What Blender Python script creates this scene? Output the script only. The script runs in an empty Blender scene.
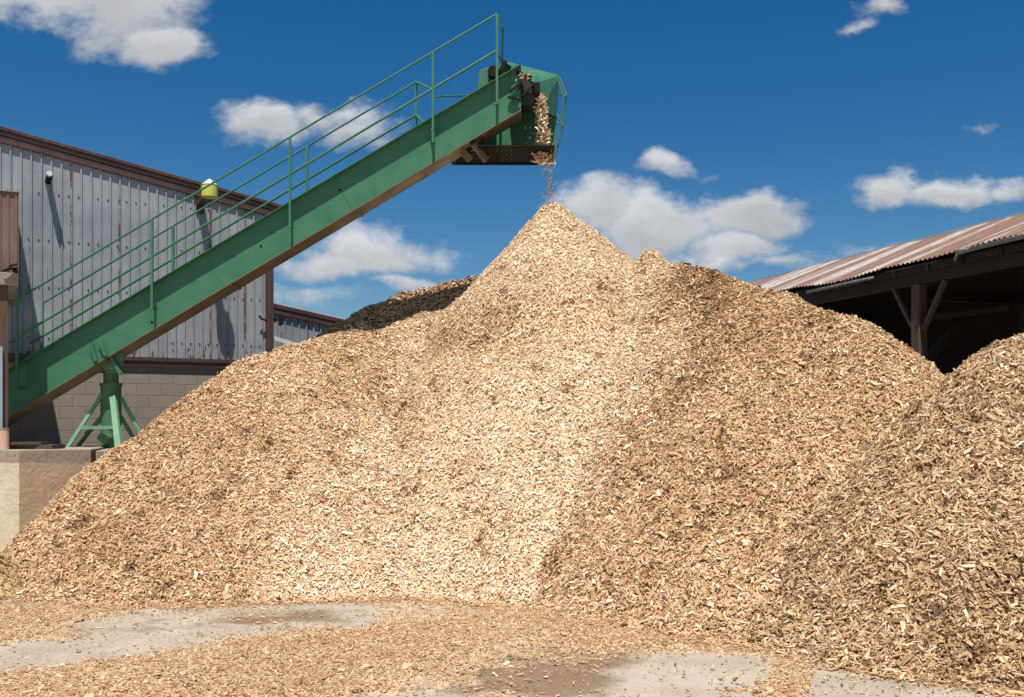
import bpy, math, random
import numpy as np
from mathutils import Vector, Matrix

rng = np.random.default_rng(7)
random.seed(7)
sc = bpy.context.scene
col = sc.collection
F, HZ, CX, EYE = 1005.0, 425.0, 512.0, 1.7      # lens in pixels, horizon row, centre column, eye height


def at(px, py, Y):
    return Vector(((px - CX) / F * Y, Y, EYE + (HZ - py) / F * Y))


# ---------------------------------------------------------------- objects
ORG = {}


def tag(o, label=None, cat=None, group=None, kind=None):
    if label: o['label'] = label
    if cat: o['category'] = cat
    if group: o['group'] = group
    if kind: o['kind'] = kind
    return o


def thing(name, label, cat, loc=(0, 0, 0), rotz=0, group=None):
    o = bpy.data.objects.new(name, None)
    col.objects.link(o)
    o.empty_display_size = 0.3
    o.location = loc
    o.rotation_euler = (0, 0, rotz)
    ORG[o] = Matrix.Translation(Vector(loc)) @ Matrix.Rotation(rotz, 4, 'Z')
    tag(o, label, cat, group)
    return o


class MB:
    def __init__(s):
        s.v = []; s.f = []

    def add(s, verts, faces):
        n = len(s.v)
        s.v += [Vector(v) for v in verts]
        s.f += [tuple(i + n for i in f) for f in faces]
        return s

    def box(s, lo, hi):
        (a, b, c), (d, e, f) = lo, hi
        return s.add([(a, b, c), (d, b, c), (d, e, c), (a, e, c), (a, b, f), (d, b, f), (d, e, f), (a, e, f)],
                     [(0, 3, 2, 1), (4, 5, 6, 7), (0, 1, 5, 4), (1, 2, 6, 5), (2, 3, 7, 6), (3, 0, 4, 7)])

    def frame_box(s, o, ax, ay, az):
        """box from corner o spanned by three vectors"""
        o, ax, ay, az = map(Vector, (o, ax, ay, az))
        p = [o, o + ax, o + ax + ay, o + ay]
        p += [q + az for q in p]
        return s.add(p, [(0, 3, 2, 1), (4, 5, 6, 7), (0, 1, 5, 4), (1, 2, 6, 5), (2, 3, 7, 6), (3, 0, 4, 7)])

    def bar(s, p0, p1, w, h=None, up=(0, 0, 1)):
        h = h or w
        p0, p1 = Vector(p0), Vector(p1)
        d = (p1 - p0).normalized()
        u = Vector(up)
        if abs(d.dot(u)) > .98: u = Vector((0, 1, 0))
        a = d.cross(u).normalized(); b = a.cross(d).normalized()
        o = p0 - a * w / 2 - b * h / 2
        return s.frame_box(o, a * w, b * h, p1 - p0)

    def tube(s, p0, p1, r, r2=None, n=10, caps=True):
        r2 = r if r2 is None else r2
        p0, p1 = Vector(p0), Vector(p1)
        d = (p1 - p0).normalized()
        u = Vector((0, 0, 1)) if abs(d.z) < .95 else Vector((1, 0, 0))
        a = d.cross(u).normalized(); b = a.cross(d)
        vs = []
        for p, rr in ((p0, r), (p1, r2)):
            for i in range(n):
                t = 2 * math.pi * i / n
                vs.append(p + a * math.cos(t) * rr + b * math.sin(t) * rr)
        fs = [(i, (i + 1) % n, n + (i + 1) % n, n + i) for i in range(n)]
        if caps: fs += [tuple(range(n))[::-1], tuple(range(n, 2 * n))]
        return s.add(vs, fs)

    def pipe(s, pts, r, n=8):
        for a, b in zip(pts, pts[1:]):
            s.tube(a, b, r, n=n)
        return s

    def slab(s, poly, d):
        """extrude polygon (list of points) by vector d"""
        n = len(poly); d = Vector(d)
        poly = [Vector(p) for p in poly]
        return s.add(poly + [p + d for p in poly],
                     [tuple(range(n))[::-1], tuple(range(n, 2 * n))] + [(i, (i + 1) % n, n + (i + 1) % n, n + i) for i in range(n)])

    def build(s, name, m, parent=None, local=False, bevel=0, smooth=False):
        me = bpy.data.meshes.new(name)
        vs = s.v
        if parent is not None and not local:
            inv = ORG[parent].inverted()
            vs = [inv @ v for v in vs]
        me.from_pydata([tuple(v) for v in vs], [], s.f)
        me.materials.append(m)
        import bmesh
        b = bmesh.new(); b.from_mesh(me)
        bmesh.ops.recalc_face_normals(b, faces=b.faces)
        b.to_mesh(me); b.free()
        if smooth:
            me.polygons.foreach_set('use_smooth', [True] * len(me.polygons))
        o = bpy.data.objects.new(name, me)
        col.objects.link(o)
        if parent is not None:
            o.parent = parent
            ORG[o] = ORG[parent]
        else:
            ORG[o] = Matrix.Identity(4)
        if bevel:
            bm = o.modifiers.new('bevel', 'BEVEL'); bm.width = bevel; bm.segments = 2; bm.limit_method = 'ANGLE'
        return o


# ---------------------------------------------------------------- materials
def mat(name):
    m = bpy.data.materials.new(name)
    m.use_nodes = True
    nt = m.node_tree
    return m, nt, nt.nodes['Principled BSDF']


def N(nt, t, ins=None, **kw):
    n = nt.nodes.new(t)
    for k, v in kw.items(): setattr(n, k, v)
    for k, v in (ins or {}).items():
        if isinstance(v, bpy.types.NodeSocket): nt.links.new(v, n.inputs[k])
        else: n.inputs[k].default_value = v
    return n


def noise(nt, vec, scale, detail=4, rough=.5, dist=0):
    n = N(nt, 'ShaderNodeTexNoise', {'Scale': scale, 'Detail': detail, 'Roughness': rough, 'Distortion': dist})
    nt.links.new(vec, n.inputs['Vector'])
    return n.outputs['Fac']


def rampf(nt, fac, a, b, lo=0., hi=1.):
    return N(nt, 'ShaderNodeMapRange', {0: fac, 1: a, 2: b, 3: lo, 4: hi}, interpolation_type='SMOOTHSTEP').outputs[0]


def mixc(nt, fac, a, b, mode='MIX'):
    n = N(nt, 'ShaderNodeMix', data_type='RGBA', blend_type=mode)
    for k, v in ((0, fac), (6, a), (7, b)):
        if isinstance(v, bpy.types.NodeSocket): nt.links.new(v, n.inputs[k])
        else: n.inputs[k].default_value = v if k == 0 else (*v, 1) if len(v) == 3 else v
    return n.outputs[2]


def math_(nt, op, a, b=0., c=None):
    n = N(nt, 'ShaderNodeMath', {0: a, 1: b}, operation=op)
    if c is not None:
        if isinstance(c, bpy.types.NodeSocket): nt.links.new(c, n.inputs[2])
        else: n.inputs[2].default_value = c
    return n.outputs[0]


def coords(nt, scale=(1, 1, 1), kind='Object'):
    tc = N(nt, 'ShaderNodeTexCoord')
    mp = N(nt, 'ShaderNodeMapping', {'Vector': tc.outputs[kind], 'Scale': scale})
    return mp.outputs[0]


def bump(nt, bsdf, h, strength=.3, dist=.01):
    b = N(nt, 'ShaderNodeBump', {'Height': h, 'Strength': strength, 'Distance': dist})
    nt.links.new(b.outputs[0], bsdf.inputs['Normal'])


def painted(name, c, c2, rust=(.10, .045, .025), rust_amt=.62, rough=.5, scale=3.0, metal=0.0, spec=.5):
    m, nt, p = mat(name)
    p.inputs['Specular IOR Level'].default_value = spec
    v = coords(nt)
    a = noise(nt, v, scale, 6, .6)
    base = mixc(nt, rampf(nt, a, .3, .7), c, c2)
    st = noise(nt, coords(nt, (9, 9, .7)), 2.2, 4, .6)
    base = mixc(nt, rampf(nt, st, .55, .8, 0, .45), base, tuple(x * .6 + .03 for x in c))
    r = noise(nt, v, scale * 5, 8, .7)
    base = mixc(nt, rampf(nt, r, rust_amt, rust_amt + .06), base, rust)
    nt.links.new(base, p.inputs['Base Color'])
    nt.links.new(rampf(nt, a, .2, .8, rough - .1, rough + .15), p.inputs['Roughness'])
    p.inputs['Metallic'].default_value = metal
    bump(nt, p, r, .15, .004)
    return m


M = {}
M['green'] = painted('green_paint', (.036, .160, .088), (.048, .185, .102), rust_amt=.70)
M['green_light'] = painted('weathered_green_paint', (.14, .33, .18), (.20, .38, .23), rust_amt=.70)
M['green_old'] = painted('mossy_green_paint', (.085, .20, .085), (.07, .16, .08), rust_amt=.68)
M['tan_steel'] = painted('dusty_underside', (.20, .155, .075), (.15, .115, .06), rust=(.12, .08, .04), rust_amt=.62)
M['dark_steel'] = painted('dark_steel', (.012, .013, .012), (.022, .018, .014), rust_amt=.62, rough=.8, spec=.15)
M['brown_trim'] = painted('brown_trim', (.070, .032, .024), (.095, .048, .036), rust=(.16, .09, .05), rust_amt=.68, rough=.4)
M['brown_panel'] = painted('brown_panel', (.17, .105, .085), (.20, .13, .105), rust=(.3, .25, .2), rust_amt=.72, rough=.45)
M['blue_grey'] = painted('blue_grey_panel', (.30, .36, .42), (.34, .40, .46), rust_amt=.75)
M['white_metal'] = painted('white_metal', (.65, .66, .66), (.75, .75, .74), rust_amt=.76)
M['yellow'] = painted('yellow_lamp', (.62, .64, .08), (.7, .72, .18), rust_amt=.8)
M['pink_pipe'] = painted('clay_pipe', (.62, .36, .25), (.66, .46, .36), rust=(.4, .2, .1), rust_amt=.6)
M['old_gutter'] = painted('dull_gutter', (.15, .15, .15), (.22, .22, .22), rust=(.14, .07, .04), rust_amt=.55, rough=.6)
M['gutter'] = painted('galvanised_gutter', (.45, .48, .5), (.58, .6, .62), rust_amt=.72, rough=.4)
M['rubber'] = painted('belt_rubber', (.02, .02, .02), (.03, .028, .025), rust_amt=.7)


def galv():
    m, nt, p = mat('galvanised_cladding')
    tc = N(nt, 'ShaderNodeTexCoord').outputs['Object']
    sx = N(nt, 'ShaderNodeSeparateXYZ', {0: tc})
    v = coords(nt)
    a = noise(nt, v, 1.1, 5, .6)
    base = mixc(nt, rampf(nt, a, .3, .7), (.29, .305, .32), (.39, .405, .42))
    # each sheet its own shade
    sh = N(nt, 'ShaderNodeTexWhiteNoise', noise_dimensions='1D')
    nt.links.new(math_(nt, 'FLOOR', math_(nt, 'MULTIPLY', sx.outputs[0], 1 / .75)), sh.inputs['W'])
    base = mixc(nt, math_(nt, 'MULTIPLY', sh.outputs['Value'], .35), base, (.25, .26, .275))
    st = noise(nt, coords(nt, (14, 14, .35)), 2.0, 5, .6)
    base = mixc(nt, rampf(nt, st, .5, .75, 0, .5), base, (.19, .195, .20))
    st2 = noise(nt, coords(nt, (10, 10, .5)), 3.1, 5, .6)
    base = mixc(nt, rampf(nt, st2, .55, .75, 0, .35), base, (.52, .54, .55))
    # rust: along the bottom and in narrow runs down a few ribs
    low = rampf(nt, sx.outputs[2], 3.35, 2.85)
    rn = noise(nt, coords(nt, (6, 6, 2.2)), 2.6, 6, .65)
    r1 = rampf(nt, math_(nt, 'ADD', rn, math_(nt, 'MULTIPLY', low, .17)), .70, .75)
    rr = noise(nt, coords(nt, (11, 3, .6)), 1.3, 6, .7)
    r2 = rampf(nt, rr, .64, .69)
    wr = N(nt, 'ShaderNodeTexWhiteNoise', noise_dimensions='1D')
    nt.links.new(math_(nt, 'FLOOR', math_(nt, 'MULTIPLY_ADD', sx.outputs[0], 1 / .15, .10)), wr.inputs['W'])
    fr = math_(nt, 'FRACT', math_(nt, 'MULTIPLY_ADD', sx.outputs[0], 1 / .15, .10))
    edge = math_(nt, 'MULTIPLY', math_(nt, 'GREATER_THAN', fr, .80), math_(nt, 'GREATER_THAN', wr.outputs['Value'], .87))
    r3 = math_(nt, 'MULTIPLY', edge, rampf(nt, noise(nt, coords(nt, (2, 2, 1.6)), 2.2, 7, .75), .46, .56))
    r2 = math_(nt, 'MAXIMUM', r2, r3)
    base = mixc(nt, math_(nt, 'MAXIMUM', r1, r2), base, (.17, .07, .04))
    nt.links.new(base, p.inputs['Base Color'])
    p.inputs['Metallic'].default_value = .25
    nt.links.new(rampf(nt, a, .2, .8, .42, .62), p.inputs['Roughness'])
    bump(nt, p, noise(nt, coords(nt, (1, 1, .4)), 5, 3), .25, .02)
    return m


M['galv'] = galv()


def blockwall():
    m, nt, p = mat('concrete_block_wall')
    tc = N(nt, 'ShaderNodeTexCoord').outputs['Object']
    sx = N(nt, 'ShaderNodeSeparateXYZ', {0: tc})
    cv = N(nt, 'ShaderNodeCombineXYZ', {0: sx.outputs[0], 1: sx.outputs[2]}).outputs[0]
    br = N(nt, 'ShaderNodeTexBrick', {'Vector': cv, 'Color1': (.31, .26, .205, 1), 'Color2': (.275, .23, .18, 1), 'Mortar': (.225, .188, .15, 1),
                                      'Scale': 1.0, 'Mortar Size': .009, 'Mortar Smooth': .3, 'Bias': 0., 'Brick Width': .4, 'Row Height': .2}, offset=.5)
    a = noise(nt, tc, 2.0, 6, .65)
    base = mixc(nt, rampf(nt, a, .35, .75, 0, .5), br.outputs[0], (.20, .155, .12))
    g = noise(nt, tc, 40, 4, .6)
    base = mixc(nt, rampf(nt, g, .3, .7, 0, .3), base, (.36, .31, .26))
    nt.links.new(base, p.inputs['Base Color'])
    p.inputs['Roughness'].default_value = .9
    h = math_(nt, 'SUBTRACT', math_(nt, 'MULTIPLY', g, .25), br.outputs['Fac'])
    bump(nt, p, h, .7, .008)
    return m


M['block'] = blockwall()


def wood(name, c1, c2, stretch=(1.5, 1.5, 14)):
    m, nt, p = mat(name)
    a = noise(nt, coords(nt, stretch), 3.0, 6, .65, .4)
    base = mixc(nt, rampf(nt, a, .3, .7), c1, c2)
    nt.links.new(base, p.inputs['Base Color'])
    p.inputs['Roughness'].default_value = .85
    bump(nt, p, a, .5, .01)
    return m


M['old_wood'] = wood('old_dark_timber', (.07, .045, .03), (.12, .08, .055), (12, 12, 1.2))
M['beam_wood'] = wood('old_beam_timber', (.014, .010, .007), (.030, .021, .015), (3, 3, 12))
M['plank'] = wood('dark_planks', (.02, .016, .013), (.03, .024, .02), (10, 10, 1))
M['shade_wood'] = wood('shade_darkened_boards', (.006, .005, .004), (.011, .009, .007), (10, 10, 1))  # interior shade put into the timber colour, darker than real boards
M['ledge_wood'] = wood('pale_ledge', (.34, .30, .25), (.24, .20, .16), (2, 2, 10))


def rust_roof():
    m, nt, p = mat('rusty_corrugated_roof')
    tc = N(nt, 'ShaderNodeTexCoord').outputs['Object']      # local x = along the eave, y = up the slope
    sx = N(nt, 'ShaderNodeSeparateXYZ', {0: tc})
    wn = N(nt, 'ShaderNodeTexWhiteNoise', noise_dimensions='1D')
    nt.links.new(math_(nt, 'FLOOR', math_(nt, 'MULTIPLY', sx.outputs[0], 1 / .40)), wn.inputs['W'])
    strip = noise(nt, coords(nt, (1.5, .10, .10)), 1.5, 4, .55)
    v = math_(nt, 'ADD', math_(nt, 'MULTIPLY', wn.outputs['Value'], .30), strip)
    base = mixc(nt, rampf(nt, v, .62, .74), (.205, .115, .075), (.46, .425, .39))
    n1 = noise(nt, coords(nt, (3, 1, 1)), 4, 7, .7)
    base = mixc(nt, rampf(nt, n1, .4, .7, 0, .7), base, (.17, .075, .05))
    n2 = noise(nt, tc, 2.2, 5, .6)
    base = mixc(nt, rampf(nt, n2, .55, .75, 0, .5), base, (.42, .25, .19))
    nt.links.new(base, p.inputs['Base Color'])
    p.inputs['Roughness'].default_value = .7
    bump(nt, p, n1, .3, .005)
    return m


M['rust_roof'] = rust_roof()


def concrete_block_mat():
    m, nt, p = mat('cast_concrete')
    tc = N(nt, 'ShaderNodeTexCoord')
    o = tc.outputs['Object']
    sx = N(nt, 'ShaderNodeSeparateXYZ', {0: o})
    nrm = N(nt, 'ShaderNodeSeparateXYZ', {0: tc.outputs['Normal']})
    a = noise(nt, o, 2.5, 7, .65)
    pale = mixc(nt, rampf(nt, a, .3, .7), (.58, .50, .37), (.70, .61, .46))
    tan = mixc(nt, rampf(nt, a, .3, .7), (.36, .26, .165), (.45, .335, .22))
    side = rampf(nt, nrm.outputs[0], .0, .2)             # right side darker, left paler: fall of light painted into the colour
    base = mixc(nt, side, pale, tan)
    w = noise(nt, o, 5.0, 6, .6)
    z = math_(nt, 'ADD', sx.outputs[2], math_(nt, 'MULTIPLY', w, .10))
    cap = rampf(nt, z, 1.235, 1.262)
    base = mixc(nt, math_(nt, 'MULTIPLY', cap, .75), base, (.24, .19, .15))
    d = noise(nt, coords(nt, (6, 6, .8)), 2.0, 6, .65)
    base = mixc(nt, rampf(nt, d, .56, .7, 0, .6), base, (.15, .12, .09))
    nt.links.new(base, p.inputs['Base Color'])
    p.inputs['Roughness'].default_value = .9
    bump(nt, p, noise(nt, o, 25, 6, .7), .6, .012)
    return m


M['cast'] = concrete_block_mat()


def chipmat(name, stops, dark=.5):
    """colour per chip from the 'tone' attribute stored on the mesh"""
    m, nt, p = mat(name)
    at_ = N(nt, 'ShaderNodeAttribute', attribute_name='tone')
    cr = N(nt, 'ShaderNodeValToRGB')
    els = cr.color_ramp.elements
    els[0].position, els[0].color = stops[0][0], (*stops[0][1], 1)
    els[1].position, els[1].color = stops[-1][0], (*stops[-1][1], 1)
    for pos, c in stops[1:-1]:
        e = els.new(pos); e.color = (*c, 1)
    nt.links.new(at_.outputs['Fac'], cr.inputs[0])
    o = coords(nt)
    g = noise(nt, o, 90, 3, .6)
    base = mixc(nt, rampf(nt, g, .3, .7, 0, .3), cr.outputs[0], tuple(x * .6 for x in stops[len(stops) // 2][1]))
    nt.links.new(base, p.inputs['Base Color'])
    p.inputs['Roughness'].default_value = .75
    p.inputs['Specular IOR Level'].default_value = .25
    bump(nt, p, g, .35, .004)
    return m


FRESH = [(0., (.14, .065, .03)), (.10, (.38, .20, .095)), (.22, (.62, .39, .205)), (.50, (.81, .58, .355)), (.82, (.90, .72, .49)), (1., (.93, .83, .65))]
OLDER = [(0., (.095, .045, .02)), (.13, (.29, .14, .062)), (.31, (.49, .28, .135)), (.58, (.67, .43, .225)), (.85, (.80, .57, .34)), (1., (.89, .75, .54))]
GREYER = [(0., (.065, .038, .018)), (.17, (.24, .13, .058)), (.38, (.44, .27, .13)), (.64, (.63, .42, .225)), (.88, (.80, .59, .37)), (1., (.90, .79, .60))]
BARK = [(0., (.016, .011, .006)), (.5, (.050, .034, .019)), (.9, (.09, .06, .034)), (1., (.13, .09, .05))]
M['fresh'] = chipmat('fresh_wood_chips', FRESH)
M['older'] = chipmat('weathered_wood_chips', OLDER)
M['greyer'] = chipmat('coarse_wood_chips', GREYER)
M['bark'] = chipmat('dark_bark', BARK)


# ---------------------------------------------------------------- noise in numpy
def vnoise(x, y, scale, seed):
    r = np.random.default_rng(seed)
    G = r.random((256, 256))
    x = x / scale + 1000.; y = y / scale + 1000.
    xi = np.floor(x).astype(int); yi = np.floor(y).astype(int)
    fx = x - xi; fy = y - yi
    fx = fx * fx * (3 - 2 * fx); fy = fy * fy * (3 - 2 * fy)
    g = lambda a, b: G[a % 256, b % 256]
    return ((g(xi, yi) * (1 - fx) + g(xi + 1, yi) * fx) * (1 - fy) + (g(xi, yi + 1) * (1 - fx) + g(xi + 1, yi + 1) * fx) * fy) * 2 - 1


def fbm(x, y, scale, seed, octs=3):
    s = 0; a = 1; t = 0
    for i in range(octs):
        s = s + a * vnoise(x, y, scale / 2 ** i, seed + i * 17); t += a; a *= .55
    return s / t


# ---------------------------------------------------------------- the heaps
def ridge(pts, n=10):
    """pts: (px, py, Y, slope) -> dense list of x, y, z, slope"""
    P = [(*at(a, b, Y), s) for a, b, Y, s in pts]
    out = []
    for p, q in zip(P, P[1:]):
        for i in range(n):
            t = i / n
            out.append([p[k] * (1 - t) + q[k] * t for k in range(4)])
    out.append(list(P[-1]))
    return np.array(out)


R_LEFT = ridge([(458, 309, 15.2, .95), (423, 312, 14.9, .92), (397, 323, 14.5, .88), (370, 330, 14.3, .82), (345, 330, 14.1, .78), (314, 336, 13.8, .74), (250, 358, 13.3, .72), (200, 389, 12.8, .72), (160, 419, 12.3, .76),
                (100, 461, 11.6, .86), (50, 511, 11.0, .9), (15, 541, 10.7, .9)])
R_RIGHT = ridge([(625, 272, 14.6, .85), (650, 262, 14.1, .85), (671, 261, 13.7, .82), (706, 265, 13.1, .78), (733, 277, 12.5, .78), (776, 292, 11.8, .80), (811, 301, 11.3, .86), (843, 311, 10.8, .98), (862, 324, 10.5, 1.02),
                 (888, 348, 10.2, 1.0), (913, 368, 10.0, .98), (944, 394, 9.8, .92), (1000, 450, 9.6, .85), (1060, 500, 9.5, .75)], 6)
R_FRONT = ridge([(985, 351, 9.1, 1.2), (1005, 338, 9.3, .85), (1030, 330, 9.5, .78), (1100, 325, 9.9, .76), (1200, 330, 10.2, .76)])
R_BARK = ridge([(342, 326, 18.2, .8), (358, 315, 18.1, .8), (379, 301, 18.0, .85), (400, 294, 18.0, .9), (440, 287, 17.8, .9), (475, 278, 17.6, .9), (520, 285, 17.6, .8)])
APEX = at(552, 197, 15.2)


def env(R, x, y, rr=.15, lean=0.):
    h = np.full(x.shape, -9.)
    for X, Y, Z, s in R:
        d = np.sqrt((x - X) ** 2 + (y - Y) ** 2 + rr * rr) - rr * .55
        if lean: s = s * (1 + lean * np.clip((X - x) / np.maximum(d, .05), 0, 1) ** 2)
        h = np.maximum(h, Z + rr * .3 * s - s * d)
    return h


def cone(x, y):
    dx = x - APEX.x; dy = y - APEX.y
    th = np.arctan2(dy, dx)                        # -90deg faces the camera
    front = .5 + .5 * np.sin(-th); leftw = np.clip(-np.cos(th), 0, 1); rightw = np.clip(np.cos(th), 0, 1)
    s = .84 + .24 * leftw - .06 * rightw
    s = s + .03 * np.sin(3 * th)
    d = np.sqrt(dx * dx + dy * dy + .02) - .10
    # a faint shoulder a metre below the tip, as freshly slumped chips leave
    z = APEX.z - (s + .05 * leftw) * d - .15 * (1 - np.exp(-d / .4))
    z = z + .10 * np.exp(-((d - 1.75) / .35) ** 2) * front - .17 * np.exp(-((d - 2.25) / .24) ** 2) * front
    return z


def clods(x, y): return .6 * vnoise(x, y, .13, 401) + .6 * vnoise(x, y, .06, 402)


def lumps(x, y, seed, a1=.07, a2=.035):
    return a1 * fbm(x, y, 1.1, seed, 2) + a2 * fbm(x, y, .33, seed + 5, 2) + .018 * vnoise(x, y, .11, seed + 9) - .09 * np.clip(clods(x, y) - .34, 0, 1)


def soft(h, k=.07):
    return np.where(h > 1, h, k * np.log1p(np.exp(np.clip(h, -3, 1.2) / k)))


def h_left(x, y): return soft(env(R_LEFT, x, y, .15, .45) + lumps(x, y, 11)) - .015
def h_cone(x, y): return soft(cone(x, y) + lumps(x, y, 23, .05, .035)) - .015


def h_right(x, y):
    h = env(R_RIGHT, x, y, .25, .55)
    # small scarp and clods where the fresh chips lap against it
    b = at(650, 250, 14.1)
    h = h + .24 * np.exp(-(((x - b.x) ** 2 + (y - b.y) ** 2) / .055))
    c = at(712, 300, 12.7)
    g = np.exp(-(((x - c.x) / .85) ** 2 + ((y - c.y) / .9) ** 2))
    return soft(h + lumps(x, y, 37, .08, .045) + g * (.16 * fbm(x, y, .35, 71, 3) - .10)) - .015


def h_front(x, y): return soft(env(R_FRONT, x, y) + lumps(x, y, 53, .06, .04)) - .015
def h_bark(x, y): return soft(env(R_BARK, x, y, .2) + lumps(x, y, 67, .10, .06)) - .015


HF = {'left': h_left, 'cone': h_cone, 'right': h_right, 'front': h_front, 'bark': h_bark}


def allmax(x, y, skip=None):
    m = np.full(x.shape, -1.)
    for k, f in HF.items():
        if k != skip: m = np.maximum(m, f(x, y))
    return m


# block platform footprint: no chips inside it
def quad_chips(P, Nn, L, W, T, tilt, r):
    """P centres, Nn unit normals -> (verts (n,8,3)) thin irregular slivers of wood"""
    n = len(P)
    ref = r.normal(size=(n, 3))
    nn = Nn + r.normal(size=(n, 3)) * tilt[:, None]
    nn /= np.linalg.norm(nn, axis=1)[:, None]
    a = np.cross(nn, ref); a /= np.linalg.norm(a, axis=1)[:, None]
    b = np.cross(nn, a)
    sx = np.array([-1, 1, 1, -1]); sy = np.array([-1, -1, 1, 1])
    U = sx[None] * (1 + r.uniform(-.35, .25, (n, 4))) * L[:, None] / 2
    V = sy[None] * (1 + r.uniform(-.6, .3, (n, 4))) * W[:, None] / 2
    bend = r.uniform(-.12, .12, (n, 1)) * L[:, None] * (np.abs(sx)[None]) * np.where(sx[None] > 0, 1, .2)
    top = P[:, None] + U[..., None] * a[:, None] + V[..., None] * b[:, None] + (bend + T[:, None] / 2)[..., None] * nn[:, None]
    bot = top - T[:, None, None] * nn[:, None]
    return np.concatenate([bot, top], axis=1)


CH_F = np.array([[4, 5, 6, 7], [0, 3, 2, 1], [0, 1, 5, 4], [1, 2, 6, 5], [2, 3, 7, 6], [3, 0, 4, 7]])


def mesh_np(name, V, Fq, mats, fmat, tone, smooth_n=0):
    me = bpy.data.meshes.new(name)
    me.vertices.add(len(V)); me.vertices.foreach_set('co', V.astype(np.float32).ravel())
    nf = len(Fq)
    me.loops.add(nf * 4); me.loops.foreach_set('vertex_index', Fq.astype(np.int32).ravel())
    me.polygons.add(nf)
    me.polygons.foreach_set('loop_start', np.arange(0, nf * 4, 4, dtype=np.int32))
    me.polygons.foreach_set('material_index', fmat.astype(np.int32))
    sm = np.zeros(nf, dtype=bool); sm[:smooth_n] = True
    me.polygons.foreach_set('use_smooth', sm)
    for m in mats: me.materials.append(m)
    a = me.attributes.new('tone', 'FLOAT', 'POINT')
    a.data.foreach_set('value', tone.astype(np.float32))
    me.update(calc_edges=True)
    o = bpy.data.objects.new(name, me)
    col.objects.link(o)
    return o


def patch(key, x, y):
    """how brown the chips are here: older or barkier patches, plus darker pits, scarp and seams"""
    p = .16 * fbm(x, y, 1.6, 91, 3) + .08 * fbm(x, y, .45, 97, 2)
    p = p - .5 * np.clip(clods(x, y) - .36, 0, .6) / .4
    px = CX + F * x / np.maximum(y, 1)
    if key == 'right':
        c = at(702, 292, 12.6)
        p = p - .30 * np.exp(-(((x - c.x) / .55) ** 2 + ((y - c.y) / .8) ** 2))
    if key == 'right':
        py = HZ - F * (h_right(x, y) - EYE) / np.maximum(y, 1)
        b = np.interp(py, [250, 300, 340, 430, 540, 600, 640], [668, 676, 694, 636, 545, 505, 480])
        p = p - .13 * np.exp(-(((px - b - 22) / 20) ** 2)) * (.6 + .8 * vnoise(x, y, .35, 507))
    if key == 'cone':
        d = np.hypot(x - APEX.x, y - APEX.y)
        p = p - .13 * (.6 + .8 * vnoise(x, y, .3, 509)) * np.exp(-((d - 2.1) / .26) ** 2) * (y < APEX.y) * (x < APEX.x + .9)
        p = p + .05 * np.clip((x - APEX.x) / 2, -1, 1)
    return p


def heap(key, name, label, material, x0, x1, y0, y1, per_m2, Lm, ymax_dense, cell=.05, tone_shift=0., extra=None, alt='fresh'):
    f = HF[key]
    xs = np.arange(x0, x1, cell); ys = np.arange(y0, y1, cell)
    X, Y = np.meshgrid(xs, ys)
    Z = f(X, Y); O = allmax(X, Y, key)
    Z = Z + .012 * vnoise(X, Y, .06, 5)
    keep_v = (Z > -.012) & (Z > O - .12)
    ny, nx = X.shape
    idx = np.arange(ny * nx).reshape(ny, nx)
    q = np.stack([idx[:-1, :-1], idx[:-1, 1:], idx[1:, 1:], idx[1:, :-1]], -1).reshape(-1, 4)
    kv = keep_v.ravel()
    q = q[kv[q].all(1)]
    used = np.unique(q)
    remap = -np.ones(ny * nx, int); remap[used] = np.arange(len(used))
    q = remap[q]
    V = np.stack([X.ravel(), Y.ravel(), Z.ravel()], 1)[used]
    tone0 = np.clip(.34 + tone_shift + patch(key, V[:, 0], V[:, 1]) + rng.normal(0, .12, len(V)), 0, 1)
    # chips
    area = (x1 - x0) * (y1 - y0)
    n = int(area * per_m2 * 1.25)
    px = rng.uniform(x0, x1, n); py = rng.uniform(y0, y1, n)
    h = f(px, py); o = allmax(px, py, key)
    e = .04
    gx = (f(px + e, py) - f(px - e, py)) / (2 * e); gy = (f(px, py + e) - f(px, py - e)) / (2 * e)
    k = (h > .0 + 0 * o) & (h > o - .02)
    k &= rng.random(n) < np.where(py < ymax_dense(px), 1., .35) * np.sqrt(1 + np.minimum(gx, 2) ** 2 + np.minimum(gy, 2) ** 2) / 1.25
    px, py, h, gx, gy = px[k], py[k], h[k], gx[k], gy[k]
    n = len(px)
    Nn = np.stack([-gx, -gy, np.ones(n)], 1); Nn /= np.linalg.norm(Nn, axis=1)[:, None]
    L = np.clip(Lm * np.exp(rng.normal(0, .42, n)), .015, .12)
    W = np.clip(L * rng.uniform(.13, .36 if key == 'front' else .48, n), .004, .032); T = rng.uniform(.003, .009, n)
    P = np.stack([px, py, h], 1) + Nn * rng.uniform(-.004, .028, n)[:, None]
    C = quad_chips(P, Nn, L, W, T, rng.uniform(.12, .68, n), rng)
    tone = rng.beta(2.3, 1.7, n) + tone_shift + patch(key, px, py)
    tone = np.where(rng.random(n) < .11, tone - .5, tone)
    tone = np.clip(tone, 0, 1)
    if extra is not None:
        tone, tsel = extra(px, py, h, tone)
    else:
        tsel = None
    nb = len(V)
    CV = C.reshape(-1, 3)
    CF = (CH_F[None] + (np.arange(n) * 8)[:, None, None]).reshape(-1, 4) + nb
    AV = np.concatenate([V, CV]); AF = np.concatenate([q, CF])
    fm = np.zeros(len(AF), int)
    mats = [material]
    if tsel is not None:
        mats.append(M[alt])
        fm[len(q):] = np.repeat(tsel.astype(int), 6)
    o = mesh_np(name, AV, AF, mats, fm, np.concatenate([tone0, np.repeat(tone, 8)]), len(q))
    tag(o, label, 'wood chip pile' if key != 'bark' else 'bark heap')
    print(name, 'chips', n)
    return o


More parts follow.
